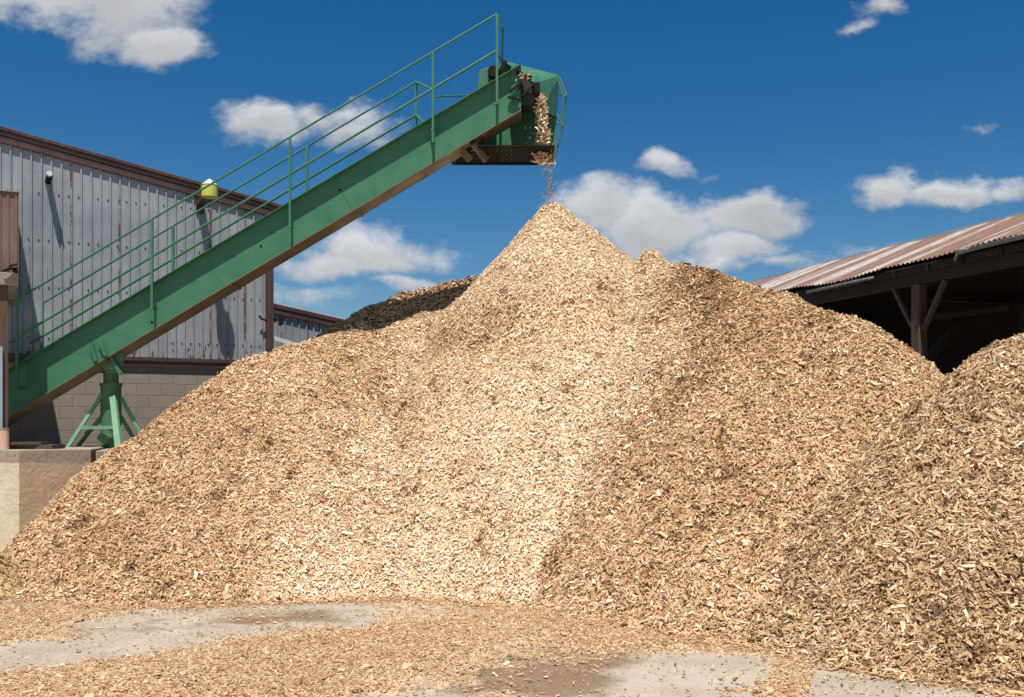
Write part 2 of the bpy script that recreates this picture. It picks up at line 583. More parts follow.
DENS = 1.0
def blend(key):
    def f(x, y, h, tone):
        px = CX + F * x / y; py = HZ - F * (h - EYE) / y
        if key == 'front': return tone, rng.random(len(x)) < .22 + .25 * fbm(x, y, .8, 311, 2)
        if key == 'left':
            b = np.interp(py, [300, 310, 380, 480, 590, 640], [440, 425, 372, 305, 262, 250]); d = px - b
        else:
            b = np.interp(py, [250, 300, 340, 430, 540, 600, 640], [668, 676, 694, 636, 545, 505, 480]); d = b - px
        k = rng.random(len(x)) < 1 / (1 + np.exp(-(d / 16 + 2.2 * fbm(x, y, .9, 301, 3))))
        return np.where(k, tone + .05, tone), k
    return f


heap('cone', 'wood_chip_pile', 'tallest pale fresh wood chip cone directly under the conveyor head', M['fresh'], -5.6, 5.2, 8.0, 18.5, 3400 * DENS, .031,
     lambda x: APEX.y + .7 + 0 * x, tone_shift=.06)
heap('left', 'wood_chip_pile', 'long low browner wood chip slope running down to the concrete block at left', M['older'], -8.2, 1.5, 8.6, 18, 3300 * DENS, .032,
     lambda x: 15.6 + 0 * x, tone_shift=.06, extra=blend('left'))
heap('right', 'wood_chip_pile', 'rounded brownish wood chip mound between the tall cone and the rusty roofed shed', M['older'], -3.2, 8.5, 6.6, 17, 3300 * DENS, .034,
     lambda x: 15.2 - .35 * x, tone_shift=.05, extra=blend('right'))
heap('front', 'wood_chip_pile', 'coarse greyish wood chip heap nearest the viewer at the right edge', M['greyer'], 1.2, 10, 5.2, 12.5, 3200 * DENS, .043,
     lambda x: 10.8 + 0 * x, tone_shift=.0, extra=blend('front'), alt='older')


def bark_extra(x, y, h, tone):
    # a skin of pale chips along the crest
    r = env(R_BARK, x, y, .2)
    crest = np.full(x.shape, 9.)
    for X, Y, Z, s in R_BARK: crest = np.minimum(crest, np.hypot(x - X, y - Y))
    px = CX + F * x / y
    pale = (crest < .30) & (px > 392) & (rng.random(len(x)) < .75)
    t = np.where(pale, .35 + .4 * rng.random(len(x)), tone)
    return t, pale


heap('bark', 'bark_mulch_heap', 'dark brown bark mulch heap behind the left wood chip slope', M['bark'], -5.5, 2.5, 15.2, 20.5, 1100 * DENS, .05,
     lambda x: 18.6 + 0 * x, extra=bark_extra, alt='older')


# small ochre heap at the foot of the block, left edge
def small_heap():
    c = at(-34, 560, 10.3); n = 5200
    a = rng.uniform(0, 2 * np.pi, n); r = np.sqrt(rng.random(n)) * .95
    x = c.x + r * np.cos(a); y = c.y + r * np.sin(a)
    hh = lambda x, y: np.maximum(.50 - .62 * (np.sqrt((x - c.x) ** 2 + (y - c.y) ** 2 + .02) - .1), -.08) + .03 * fbm(x, y, .3, 3, 2)
    e = .03
    gx = (hh(x + e, y) - hh(x - e, y)) / (2 * e); gy = (hh(x, y + e) - hh(x, y - e)) / (2 * e)
    Nn = np.stack([-gx, -gy, np.ones(n)], 1); Nn /= np.linalg.norm(Nn, axis=1)[:, None]
    L = .03 * np.exp(rng.normal(0, .4, n))
    P = np.stack([x, y, hh(x, y)], 1) + Nn * rng.uniform(0, .02, n)[:, None]
    C = quad_chips(P, Nn, L, L * .45, np.full(n, .005), np.full(n, .35), rng)
    g = 60
    xs, ys = np.meshgrid(np.linspace(-1, 1, g), np.linspace(-1, 1, g))
    V = np.stack([c.x + xs, c.y + ys, hh(c.x + xs, c.y + ys) - .01], -1).reshape(-1, 3)
    idx = np.arange(g * g).reshape(g, g)
    q = np.stack([idx[:-1, :-1], idx[:-1, 1:], idx[1:, 1:], idx[1:, :-1]], -1).reshape(-1, 4)
    CF = (CH_F[None] + (np.arange(n) * 8)[:, None, None]).reshape(-1, 4) + g * g
    mm = chipmat('ochre_sawdust', [(0, (.22, .12, .05)), (.5, (.55, .36, .17)), (1, (.72, .55, .30))])
    o = mesh_np('sawdust_heap', np.concatenate([V, C.reshape(-1, 3)]), np.concatenate([q, CF]), [mm], np.zeros(len(q) + n * 6, int),
                np.concatenate([np.full(g * g, .5), np.repeat(rng.random(n), 8)]), len(q))
    tag(o, 'small ochre sawdust heap at the foot of the concrete block, left edge', 'sawdust heap')


small_heap()


# ---------------------------------------------------------------- ground sheet
def ell(px, py, c, r, rot=0.):
    dx = px - c[0]; dy = py - c[1]
    a = math.radians(rot)
    u = dx * math.cos(a) + dy * math.sin(a); v = -dx * math.sin(a) + dy * math.cos(a)
    return 1 - np.sqrt((u / r[0]) ** 2 + (v / r[1]) ** 2)


def ground_masks(x, y):
    yy = np.maximum(y, 1.0)
    px = CX + F * x / yy; py = HZ + F * EYE / yy
    w = .55 * fbm(x, y, .9, 141, 4)
    w2 = .5 * fbm(x, y, .28, 151, 3)
    bare = np.maximum.reduce([ell(px, py, (255, 619), (210, 17), -3), ell(px, py, (60, 651), (185, 16), -6), ell(px, py, (600, 688), (195, 42), 3), ell(px, py, (660, 672), (125, 26), 0),
                              ell(px, py, (890, 697), (105, 26), 8), ell(px, py, (420, 712), (120, 20), 0) - .1, ell(px, py, (40, 600), (70, 8), 0) - .2])
    strip = ell(px, py, (790, 682), (26, 40), 10)
    w3 = fbm(x, y, .12, 161, 2)
    bare = bare + w * .75 + w2 * .55 + w3 * .16
    litter = 1 - np.clip((bare + .18) / .62, 0, 1)
    litter = np.maximum(litter, np.clip(strip * 3 + w, 0, 1))
    near = np.clip(1 - (np.abs(y - 8.5) - 3.2) / 3, .0, 1)
    litter = litter * near
    damp = np.maximum.reduce([ell(px, py, (520, 676), (120, 34), 4), ell(px, py, (270, 619), (220, 18), -3) * .5 - .12, ell(px, py, (560, 660), (110, 18), 0)])
    damp = np.clip(damp * 2.2 + w * 1.2 + w2 * .6 + .1, 0, 1)
    return litter, damp


def ground():
    gx = np.concatenate([[-900, -300, -100, -40, -20, -12], np.arange(-9, 8, .04), [12, 20, 40, 100, 300, 900]])
    gy = np.concatenate([[-300, -80, -20, -5, 1, 3.5], np.arange(5, 12, .04), [14, 18, 25, 45, 100, 300, 1500]])
    X, Y = np.meshgrid(gx, gy)
    ny, nx = X.shape
    fine = (np.abs(X) < 9) & (Y > 4) & (Y < 13)
    Z = np.where(fine, .004 * fbm(X, Y, .8, 5, 2), 0)
    l, d = ground_masks(X, Y)
    idx = np.arange(ny * nx).reshape(ny, nx)
    q = np.stack([idx[:-1, :-1], idx[:-1, 1:], idx[1:, 1:], idx[1:, :-1]], -1).reshape(-1, 4)
    m, nt, p = mat('yard_concrete')
    lit = N(nt, 'ShaderNodeAttribute', attribute_name='tone').outputs['Fac']
    dmp = N(nt, 'ShaderNodeAttribute', attribute_name='damp').outputs['Fac']
    o = coords(nt)
    a = noise(nt, o, 1.3, 8, .65)
    b = noise(nt, o, 14, 6, .65)
    base = mixc(nt, rampf(nt, a, .3, .72), (.39, .32, .235), (.57, .485, .375))
    base = mixc(nt, rampf(nt, b, .35, .7, 0, .35), base, (.30, .28, .25))
    dn2 = noise(nt, o, 3.5, 7, .68)
    dmp = rampf(nt, math_(nt, 'ADD', dmp, math_(nt, 'MULTIPLY', math_(nt, 'SUBTRACT', dn2, .5), 1.5)), .30, .95)
    gr = noise(nt, o, 120, 3, .6)
    base = mixc(nt, rampf(nt, gr, .42, .7, 0, .35), base, (.22, .19, .15))
    base = mixc(nt, math_(nt, 'MULTIPLY', dmp, .85), base, (.20, .125, .072))
    sp = noise(nt, o, 60, 4, .7)
    base = mixc(nt, rampf(nt, sp, .62, .72, 0, .8), base, (.42, .30, .18))          # specks of sawdust
    s1 = noise(nt, o, 38, 5, .75)
    saw = mixc(nt, rampf(nt, s1, .35, .65), (.46, .32, .19), (.78, .60, .40))
    lm = rampf(nt, math_(nt, 'ADD', lit, math_(nt, 'MULTIPLY', math_(nt, 'SUBTRACT', b, .5), .9)), .35, .8)
    base = mixc(nt, lm, base, saw)
    nt.links.new(base, p.inputs['Base Color'])
    nt.links.new(math_(nt, 'SUBTRACT', .9, math_(nt, 'MULTIPLY', dmp, .25)), p.inputs['Roughness'])
    p.inputs['Specular IOR Level'].default_value = .15
    bump(nt, p, math_(nt, 'ADD', math_(nt, 'MULTIPLY', s1, lm), math_(nt, 'MULTIPLY', b, .3)), .6, .012)
    ob = mesh_np('ground', np.stack([X, Y, Z], -1).reshape(-1, 3), q, [m], np.zeros(len(q), int), l.ravel(), len(q))
    at2 = ob.data.attributes.new('damp', 'FLOAT', 'POINT'); at2.data.foreach_set('value', d.astype(np.float32).ravel())
    tag(ob, kind='structure')


ground()


def litter():
    n = 330000
    x = rng.uniform(-7.5, 7, n); y = 5.4 + 6 * rng.random(n)
    l, d = ground_masks(x, y)
    h = allmax(x, y)
    # denser towards the toes of the heaps, a few strays on the bare concrete
    toe = np.clip((allmax(x, y + .35)) * 5, 0, 1)
    prob = np.clip(l ** 1.7 * .85 + .035 + .16 * np.clip(fbm(x, y, .5, 77, 3), 0, 1) + toe * .8, 0, 1) * (h < .02)
    k = rng.random(n) < prob
    x, y, toe = x[k], y[k], toe[k]
    n = len(x)
    L = np.clip((.0155 + .02 * toe) * np.exp(rng.normal(0, .5, n)), .007, .11)
    P = np.stack([x, y, .006 + rng.random(n) * .014], 1)
    Nn = np.tile(np.array([0, 0, 1.]), (n, 1))
    C = quad_chips(P, Nn, L, L * rng.uniform(.25, .6, n), rng.uniform(.002, .006, n), rng.uniform(.05, .35, n), rng)
    tone = np.clip(rng.beta(2.2, 1.8, n) + .08 * fbm(x, y, .8, 8, 2), 0, 1)
    F_ = (CH_F[None] + (np.arange(n) * 8)[:, None, None]).reshape(-1, 4)
    o = mesh_np('scattered_chips', C.reshape(-1, 3), F_, [M['older']], np.zeros(len(F_), int), np.repeat(tone, 8))
    tag(o, 'thin scatter of fine wood chips over the concrete yard in front of the piles', 'wood chips', kind='stuff')
    print('litter', n)


litter()


# ---------------------------------------------------------------- left metal building (local frame: x along the wall, y into the building)
WD = Vector((.883, .47, 0)).normalized()
WANG = math.atan2(WD.y, WD.x)
BLD = Vector((-5.69, 17.5, 0))
S0, S1 = -7.5, 1.45
B_LO, B_TOP = 0.0, 2.82


def rake(s): return 5.67 + (1.45 - s) * .174


bld = thing('metal_building', 'grey ribbed metal building on a block base with brown roof trim, left of the conveyor', 'building', BLD, WANG)
mb = MB(); mb.box((S0, 0, 0), (S1, .2, B_TOP)); mb.box((S1 - .2, .2, 0), (S1, 9, B_TOP)); mb.build('block_wall', M['block'], bld, local=True)


def ribbed(mb, s0, s1, zlo, ztop, y=0., pitch=.15, rib=.028, yaxis=False, flip=1):
    """vertical ribbed sheet along local x (thickness towards -y)"""
    pts = []
    s = s0
    while s < s1:
        for ds, d in ((0, 0), (.108, 0), (.116, rib), (.138, rib)):
            if s + ds <= s1: pts.append((s + ds, -d))
        s += pitch
    pts.append((s1, 0))
    vs = []
    for a, d in pts:
        for z in (zlo, ztop(a)):
            vs.append((a, y + d, z) if not yaxis else (y - d * flip, a, z))
    fs = [(2 * i, 2 * i + 2, 2 * i + 3, 2 * i + 1) for i in range(len(pts) - 1)]
    mb.add(vs, fs)
    return mb


mb = MB(); ribbed(mb, S0, S1, B_TOP - .03, lambda s: rake(s) - .1, y=-.03)
ribbed(mb, .0, 9, B_TOP - .03, lambda s: 5.7, y=S1 + .01, yaxis=True, flip=-1)
clad = mb.build('metal_cladding', M['galv'], bld, local=True)
# screw heads in three rows
mb = MB()
s = S0 + .085
while s < S1:
    for z in (3.12, 3.95, 4.72, 5.48):
        if z < rake(s) - .3 and random.random() < .85:
            mb.tube((s, -.031, z), (s, -.043, z), .012, n=6)
    s += .15
tag(mb.build('screw_heads', M['dark_steel'], clad, local=True), kind='stuff')
mb = MB(); mb.box((S0, -.05, B_TOP - .11), (S1 + .06, -.001, B_TOP - .02)); mb.box((S0, -.075, B_TOP - .018), (S1 + .07, -.05, B_TOP + .035))
mb.build('base_trim', M['brown_trim'], bld, local=True)
# roof sheet and stepped rake trim
mb = MB()
for y0, y1, z0, z1 in ((-.065, -.02, -.15, -.07), (-.08, -.02, -.068, -.002), (-.10, 0, .0, .06), (-.085, -.02, -.20, -.152)):
    a, b = S0, S1 + .37
    mb.slab([(a, y0, rake(a) + z0), (b, y0, rake(b) + z0), (b, y0, rake(b) + z1), (a, y0, rake(a) + z1)], (0, y1 - y0, 0))
mb.build('rake_trim', M['brown_trim'], bld, local=True, bevel=.006)
mb = MB(); a, b = S0, S1 + .38
mb.slab([(a, .001, rake(a) + .035), (b, .001, rake(b) + .035), (b, .001, rake(b) + .058), (a, .001, rake(a) + .058)], (0, 9.4, 0))
mb.build('roof', M['brown_trim'], bld, local=True)
mb = MB(); mb.box((S1 + .39, -.12, rake(S1) - .16), (S1 + .52, 9.2, rake(S1) - .04)); mb.build('gutter', M['white_metal'], bld, local=True, bevel=.01)
mb = MB(); mb.box((S1 - .06, -.12, 1.2), (S1 + .07, .02, rake(S1) - .2))
mb.build('corner_post', M['brown_trim'], bld, local=True, bevel=.008)
mb = MB(); mb.pipe([(S1 + .07, -.05, 3.62), (S1 + .2, -.08, 3.60), (S1 + .28, -.1, 3.66)], .022); mb.build('cable_bracket', M['dark_steel'], bld, local=True)
mb = MB(); mb.tube((S1 + .2, -.08, 3.5), (S1 + .2, -.08, 3.68), .03); mb.build('insulator', M['dark_steel'], bld, local=True)
mb = MB(); mb.pipe([(S1 - .06, -.1, 3.58), (S1 - .16, -.14, 3.60), (S1 - .2, -.14, 3.66)], .018); mb.build('cable_bracket', M['dark_steel'], bld, local=True)


def wall_s(px):       # wall parameter under pixel column px
    k = (px - CX) / F
    return (BLD.x - k * BLD.y) / (k * WD.y - WD.x)


def wall_z(px, py):
    s = wall_s(px); Y = BLD.y + WD.y * s
    return EYE + (HZ - py) / F * Y


# short pipe vent
s = wall_s(48); z = wall_z(48, 182)
mb = MB(); mb.tube((s, 0, z), (s, -.36, z + .02), .050, n=14); mb.build('vent_pipe', M['dark_steel'], bld, local=True)
mb = MB(); mb.tube((s, -.345, z + .045), (s, -.42, z + .05), .05, .042, n=14)
mb.build('vent_cap', M['white_metal'], bld, local=True)
# yellow lamp on a short arm
s = wall_s(199.5); z = wall_z(203, 202)
mb = MB(); mb.bar((s, 0, z - .05), (s, -.78, z - .02), .13, .10); mb.box((s - .07, -.06, z - .22), (s + .07, -.035, z + .1))
mb.build('lamp_arm', M['brown_trim'], bld, local=True)
mb = MB(); mb.tube((s, -.86, z - .10), (s, -.86, z + .10), .13, .14, n=20)
lampo = mb.build('lamp', M['yellow'], bld, local=True, bevel=.01)
mb = MB(); mb.tube((s, -.86, z + .102), (s, -.86, z + .15), .145, .09, n=20); mb.tube((s, -.86, z + .15), (s, -.86, z + .21), .09, .02, n=20)
mb.build('lamp_cap', M['gutter'], lampo, local=True)

# ---------------------------------------------------------------- annexe behind
A0 = at(262, 330, 21.5)
ann = thing('metal_annexe', 'low far metal annexe with brown roof edge behind the corner of the grey building', 'building', (A0.x, A0.y, 0), WANG)
za = EYE + (HZ - 304) / F * 21.6
def arake(s): return za - .17 * s
mb = MB(); ribbed(mb, -.6, 4.0, 1.0, lambda s: arake(s) - .1, pitch=.16); mb.build('metal_cladding', M['galv'], ann, local=True)
mb = MB(); mb.box((-.6, .02, 0), (4.0, 3, 3.0)); mb.build('block_wall', M['block'], ann, local=True)
mb = MB()
for y0, y1, z0, z1 in ((-.07, .05, -.16, -.04), (-.09, .05, -.038, .04)):
    a, b = -.6, 4.2
    mb.slab([(a, y0, arake(a) + z0), (b, y0, arake(b) + z0), (b, y0, arake(b) + z1), (a, y0, arake(a) + z1)], (0, y1 - y0, 0))
mb.build('rake_trim', M['brown_trim'], ann, local=True)
mb = MB(); a, b = -.6, 4.2
mb.slab([(a, -.08, arake(a) + .045), (b, -.08, arake(b) + .045), (b, -.08, arake(b) + .07), (a, -.08, arake(a) + .07)], (0, 5, 0))
mb.build('roof', M['gutter'], ann, local=True)
mb = MB(); mb.bar((-.1, -.3, 3.62), (2.1, -.3, 3.02), .03, .09); mb.build('flashing', M['white_metal'], ann, local=True)

# ---------------------------------------------------------------- brown clad intake housing, left edge (same frame as the wall)
hs = thing('intake_housing', 'brown clad housing on posts over the low end of the conveyor, left edge', 'housing', BLD, WANG)
SR, LO = -2.69, 2.6
zt, zb = 4.92, 3.80
mb = MB()
mb.slab([(SR, -.06, zb), (SR, -LO, zb), (SR, -LO, zt), (SR, -.06, zt + .42)], (-3.2, 0, 0))
x = SR - .02
while x > SR - 3.1:
    mb.box((x - .03, -LO - .014, zb + .02), (x, -LO - .001, zt - .03)); x -= .10
mb.build('body', M['brown_panel'], hs, local=True)
mb = MB(); mb.slab([(SR + .01, -LO - .03, zt - .0), (SR + .01, -.06, zt + .422), (SR + .01, -.06, zt + .44), (SR + .01, -LO - .03, zt + .018)], (-3.3, 0, 0))
mb.build('roof_edge', M['ledge_wood'], hs, local=True)
mb = MB(); mb.box((SR - 3.2, -LO - .05, zb - .17), (SR, -LO + .12, zb - .002)); mb.box((SR - .14, -LO + .122, zb - .17), (SR, -.06, zb - .002))
mb.build('ledge_beam', M['ledge_wood'], hs, local=True, bevel=.01)
for yy in (-LO + .03, -.9):
    mb = MB(); mb.box((SR - .30, yy, 1.36), (SR - .13, yy + .16, zb - .172)); mb.build('post', M['old_wood'], hs, local=True)
mb = MB(); mb.box((SR - 1.2, -LO - .02, 1.36), (SR - .20, -LO + .02, 2.78)); mb.build('lower_panel', M['blue_grey'], hs, local=True)
mb = MB()
mb.pipe([(SR - .02, -LO - .08, zb + .0), (SR - .05, -LO - .1, zb + .06), (SR - .12, -LO - .12, zb + .04), (SR - .2, -LO - .1, zb + .01)], .018)
mb.pipe([(SR - .02, -LO - .08, zb + .12), (SR - .10, -LO - .1, zb + .09), (SR - .16, -LO - .1, zb + .02)], .014)
mb.tube((SR - .05, -LO - .08, zb + .005), (SR - .05, -LO - .08, zb + .07), .03)
mb.build('cable_knot', M['dark_steel'], hs, local=True)

# ---------------------------------------------------------------- concrete platform
c0 = at(19, 450, 13.2)
zt_b = c0.z
dR = Vector((.86, .51, 0)).normalized(); dL = Vector((-.96, .28, 0)).normalized()
blk = thing('concrete_block', 'cast concrete block with pale left face and shade-tinted right face under the conveyor', 'concrete block', (c0.x, c0.y, 0))
p = [Vector((c0.x, c0.y, 0)), Vector((c0.x, c0.y, 0)) + dR * .88, Vector((c0.x, c0.y, 0)) + dR * .88 + Vector((-.6, 2.2, 0)), Vector((c0.x, c0.y, 0)) + dL * 2.5 + Vector((-.2, 1.8, 0)), Vector((c0.x, c0.y, 0)) + dL * 2.5]
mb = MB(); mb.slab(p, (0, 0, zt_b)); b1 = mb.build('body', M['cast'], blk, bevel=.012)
sb = b1.modifiers.new('grid', 'SUBSURF'); sb.subdivision_type = 'SIMPLE'; sb.levels = 6; sb.render_levels = 6
tx = bpy.data.textures.new('worn_edges', 'CLOUDS'); tx.noise_scale = .05; tx.noise_depth = 4
dp = b1.modifiers.new('worn', 'DISPLACE'); dp.texture = tx; dp.strength = .009; dp.mid_level = .5; dp.texture_coords = 'LOCAL'
q0 = Vector((c0.x, c0.y, 0)) + dR * .60 + Vector((.006, -.01, zt_b * .52))
mb = MB(); mb.tube(q0 + Vector((-.02, .012, 0)), q0 + Vector((.004, -.006, 0)), .045, n=14); mb.build('drain_hole', M['dark_steel'], blk)
blk2 = thing('concrete_footing', 'lower concrete footing beside the block, under the green support stand', 'footing', (c0.x + 1, c0.y + .6, 0))
o2 = Vector((c0.x, c0.y, 0)) + dR * .94
p = [o2, o2 + dR * 1.3, o2 + dR * 1.3 + Vector((-1.0, 2.0, 0)), o2 + Vector((-.65, 2.2, 0))]
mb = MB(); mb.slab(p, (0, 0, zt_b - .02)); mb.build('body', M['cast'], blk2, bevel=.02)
pz = zt_b + .002
pp = at(4, 440, 13.5)
ps = thing('clay_pipe', 'short pinkish pipe stub standing on the concrete block, left edge', 'pipe', (pp.x, pp.y, pz))
mb = MB(); mb.tube((pp.x - .0, pp.y, pz), (pp.x, pp.y, pz + .27), .066, .062, n=18); mb.build('pipe', M['pink_pipe'], ps)
mb = MB(); mb.tube((pp.x, pp.y, pz + .27), (pp.x, pp.y, pz + .285), .068, .068, n=18); mb.build('rim', M['ledge_wood'], ps)
a = at(30, 443, 13.75)
mb = MB(); mb.box((a.x - .38, a.y - .1, pz), (a.x + .35, a.y + .3, pz + .06)); mb.slab([(a.x - .2, a.y - .2, pz + .062), (a.x + .2, a.y - .1, pz + .062), (a.x + .2, a.y + .2, pz + .062), (a.x - .2, a.y + .2, pz + .062)], (0, 0, .03))
tag(mb.build('timber_offcut', M['old_wood']), 'flat grey timber offcuts lying on top of the concrete block beside the pipe stub', 'timber')

# ---------------------------------------------------------------- conveyor
YN, YF = 14.80, 15.24
UP = lambda px: 377 - .595 * px      # top edge of the near side plate
DN = lambda px: 421 - .597 * px
conv = thing('conveyor', 'long inclined green conveyor with handrails dropping chips onto the tall cone', 'conveyor', (at(105, 440, 15.2).x, 15.2, 0))
TAIL, HEAD = -40, 521


def plate(px0, px1, Y, t=.012, top=UP, bot=DN):
    return MB().slab([at(px0, bot(px0), Y), at(px1, bot(px1), Y), at(px1, top(px1), Y), at(px0, top(px0), Y)], (0, t, 0))


mb = plate(TAIL, HEAD, YN); side = mb.build('side_plate', M['green'], conv)
# far side plate: same x/z as the near one
def far(v, Y=YF): v = Vector(v); v.y = Y; return v
P = [at(TAIL, DN(TAIL), YN), at(HEAD, DN(HEAD), YN), at(HEAD, UP(HEAD), YN), at(TAIL, UP(TAIL), YN)]
mb = MB().slab([far(v) for v in P], (0, .012, 0)); mb.build('side_plate', M['green'], conv)
du = (P[1] - P[0]).normalized()                 # along the slope
dn = Vector((-du.z, 0, du.x))                   # up, square to it
# overhanging top flange (shades the upper band) and inner lip
mb = MB().frame_box(P[3] + Vector((0, -.115, 0)) + dn * .002, (P[2] - P[3]), (0, .15, 0), dn * .009)
mb.build('top_flange', M['green'], conv)
mb = MB().frame_box(far(P[3]) + Vector((0, -.03, 0)) + dn * .002, (P[2] - P[3]), (0, .12, 0), dn * .014); mb.build('top_flange', M['green'], conv)
mb = MB().frame_box(P[0] + Vector((0, -.03, 0)) - dn * .016, (P[1] - P[0]), (0, YF - YN + .07, 0), dn * .014); und = mb.build('bottom_plate', M['tan_steel'], conv)
for t in np.linspace(.03, .93, 5):
    o = P[0].lerp(P[1], t)
    mb = MB().frame_box(o + Vector((0, -.02, 0)) - dn * .036, du * .05, (0, YF - YN + .05, 0), dn * .019)
    mb.build('cross_angle', M['tan_steel'], und)
mb = MB().frame_box(far(P[3].lerp(P[2], .06)) + Vector((0, .10, 0)) - dn * .02, (P[2] - P[3]) * .76, (0, .28, 0), dn * .02); mb.build('walkway', M['green_old'], conv)
mb = MB().frame_box(P[0] + Vector((0, .05, 0)) + dn * .30, (P[1] - P[0]), (0, YF - YN - .10, 0), dn * .02); mb.build('belt', M['rubber'], conv)
# weld seams, bolts and small holes on the plate
for t in (.24, .47, .70):
    o = P[0].lerp(P[1], t) + Vector((0, -.004, 0))
    mb = MB().frame_box(o + dn * .01, du * .006, (0, .003, 0), dn * .50)
    mb.build('weld_seam', M['green'], side)
for px, py in ((261, 246), (152, 322), (473, 142), (340, 190)):
    c = at(px, py, YN)
    r = .045 if px == 473 else .018
    mb = MB().tube(c + Vector((0, -.008, 0)), c + Vector((0, -.001, 0)), r, n=12)
    mb.build('bolt_hole', M['dark_steel'], side)

# handrails
RA = lambda px: 309 - .594 * px
YR = YN - .14


def rail_pts(f, pxs, Y): return [at(a, f(a), Y) for a in pxs]


near = MB()
A = lambda px: (309.5 - .593 * px)
near.pipe([at(16, A(16), YR), at(497, 14, YR)], .0155)
near.pipe([at(8, 347.5 - .5975 * 8, YR), at(497, 50.5, YR)], .019)
nr = near.build('handrail', M['green_light'] if False else M['green'], conv)
for px in (17, 152, 290, 433, 497):
    m_ = MB(); y_top = A(px); y_bot = UP(px) + 28
    m_.bar(at(px, y_top, YR), at(px, UP(px) + 23, YR), .034, .034, up=(0, 1, 0))
    f0 = at(px, UP(px) + 20, YR)
    m_.box((f0.x - .02, YR + .022, f0.z - .03), (f0.x + .02, YN - .002, f0.z + .01))
    m_.build('post', M['green'], nr)
# far rail: same geometry one walkway-width behind, ends sooner
YQ = 15.68
fr = MB()
dz = 0
def shiftY(v, Y=YQ): v = Vector(v); v.y = Y; return v
def nearpt(px, f): return at(px, f(px), YR)
def xz(px_far):      # near-plane pixel column that lies in front of far pixel column
    return CX + (px_far - CX) * YQ / YR
B_ = lambda px: (328.5 - .5925 * px)
D_ = lambda px: (361.5 - .5925 * px)
fr.pipe([at(43, B_(43), YQ), at(416, B_(416), YQ)], .0155)
fr.pipe([at(30, D_(30), YQ), at(416, D_(416), YQ)], .019)
fr.pipe([at(43, B_(43), YQ), at(43, B_(43) + 58, YQ)], .0155)
fr.pipe([at(416, B_(416), YQ), at(433, 52 + 38, YR)], .02)
fr.pipe([at(416, D_(416), YQ), at(433, 131, YR)], .02)
f_o = fr.build('handrail', M['green'], conv)
for px in (173, 307, 416):
    m_ = MB(); m_.bar(at(px, B_(px), YQ), at(px, B_(px) + 56, YQ), .04, .04, up=(0, 1, 0)); m_.build('post', M['green'], f_o)
# rail return at the head and its far post
er = MB()
er.pipe([at(497, 14, YR), at(503, 27, YQ), at(502, 64, YQ)], .0155)
er.pipe([at(497, 52, YR), at(502, 62, YQ)], .0155)
er.pipe([at(433, 97, YR + .1), at(476, 95, YQ)], .014)
er.build('end_rail', M['green'], conv)

# head: discharge hood, grating platform, pulley, gearbox
YH = 15.76
hood_t = .012
hd = MB()
hd.slab([at(502, 61, YH), at(559, 76, YH), at(554, 162, YH), at(452, 162, YH), at(478, 112, YH), at(492, 76, YH)], (0, hood_t, 0))
hood = hd.build('discharge_hood', M['green'], conv)
# sloping end wall and roof of the hood (turned towards the near side)
hd = MB()
e0, e1 = at(559, 76, YH), at(555, 160, YH)
i0, i1 = at(538, 86, YN + .28), at(541, 96, YN + .28)
hd.slab([e0, at(556, 118, YH), at(541, 108, YN + .34), at(535, 84, YN + .30)], (.012, 0, .0))
hd.slab([at(502, 61, YH), e0, at(535, 84, YN + .30), at(517, 70, YN + .30)], (0, 0, .012))
hd.build('hood_cover', M['green'], hood)
gz = at(480, 145, YN).z
x0, x1 = at(478, 145, YN).x, at(552, 162, YH).x
x0f = at(452, 162, YH).x
gr = MB()
gr.box((x0, YN, gz - .02), (x1, YN + .03, gz + .0)); gr.box((x0f, YH - .04, gz - .05), (x1, YH - .002, gz)); gr.box((x1 - .03, YN + .03, gz - .05), (x1, YH - .04, gz)); gr.box((x0f, YN + .03, gz - .05), (x0f + .03, YH - .04, gz))
for i in range(22):
    xx = x0f + .06 + i * (x1 - x0f - .1) / 22
    gr.box((xx, (YN + .031) if xx > x0 else 15.1, gz - .03), (xx + .062, YH - .041, gz - .006))
for yy in (15.02, 15.24, 15.46):
    gr.box((x0f + .031, yy, gz - .004), (x1 - .031, yy + .03, gz + .02))
plat = gr.build('platform', M['dark_steel'], conv)
for a, b, y0, y1 in (((473, 143), (486, 160), YN + .03, YN + .3), ((478, 141), (488, 158), YN + .5, YN + .53), ((462, 150), (470, 160), YN + .3, YN + .3)):
    st = MB().bar(at(*a, y0), at(*b, y1), .05, .10); st.build('platform_strut', M['tan_steel'], conv)
# head pulley + frame bits
pu = MB(); c = at(522, 92, YN + .06)
pu.tube(c, Vector((c.x, YF - .03, c.z)), .19, n=24); pu.tube(c + Vector((0, -.07, 0)), c, .035, n=10)
pu.build('head_pulley', M['rubber'], conv, smooth=False)
br = MB()
br.slab([at(511, 66, YN - .03), at(517, 64, YN - .03), at(524, 80, YN - .03), at(517, 104, YN - .03), at(511, 100, YN - .03)], (0, .02, 0))
br.build('bearing_plate', M['green'], conv); br = MB()
br.bar(at(516, 72, YN - .05), at(532, 78, YN - .05), .045, .05)
br.bar(at(510, 92, YN - .07), at(526, 78, YN - .07), .03, .04)
br.bar(at(522, 96, YN - .04), at(534, 84, YN - .04), .03, .03)
br.bar(at(508, 97, YN - .06), at(520, 100, YN - .06), .035, .03)
br.tube(at(521, 87, YN - .08), at(521, 87, YN - .01), .045, n=12)
br.box(tuple(at(532, 92, YN - .02)), tuple(at(540, 82, YN - .02) + Vector((0, .2, 0))))
br.build('bearing_bracket', M['dark_steel'], conv)
gb = MB(); c = at(487, 78, YF + .05)
prof = []
for i in range(9):
    t = math.pi * i / 8
    prof.append(c + Vector((.125 * math.cos(t), 0, .06 + .10 * math.sin(t))))
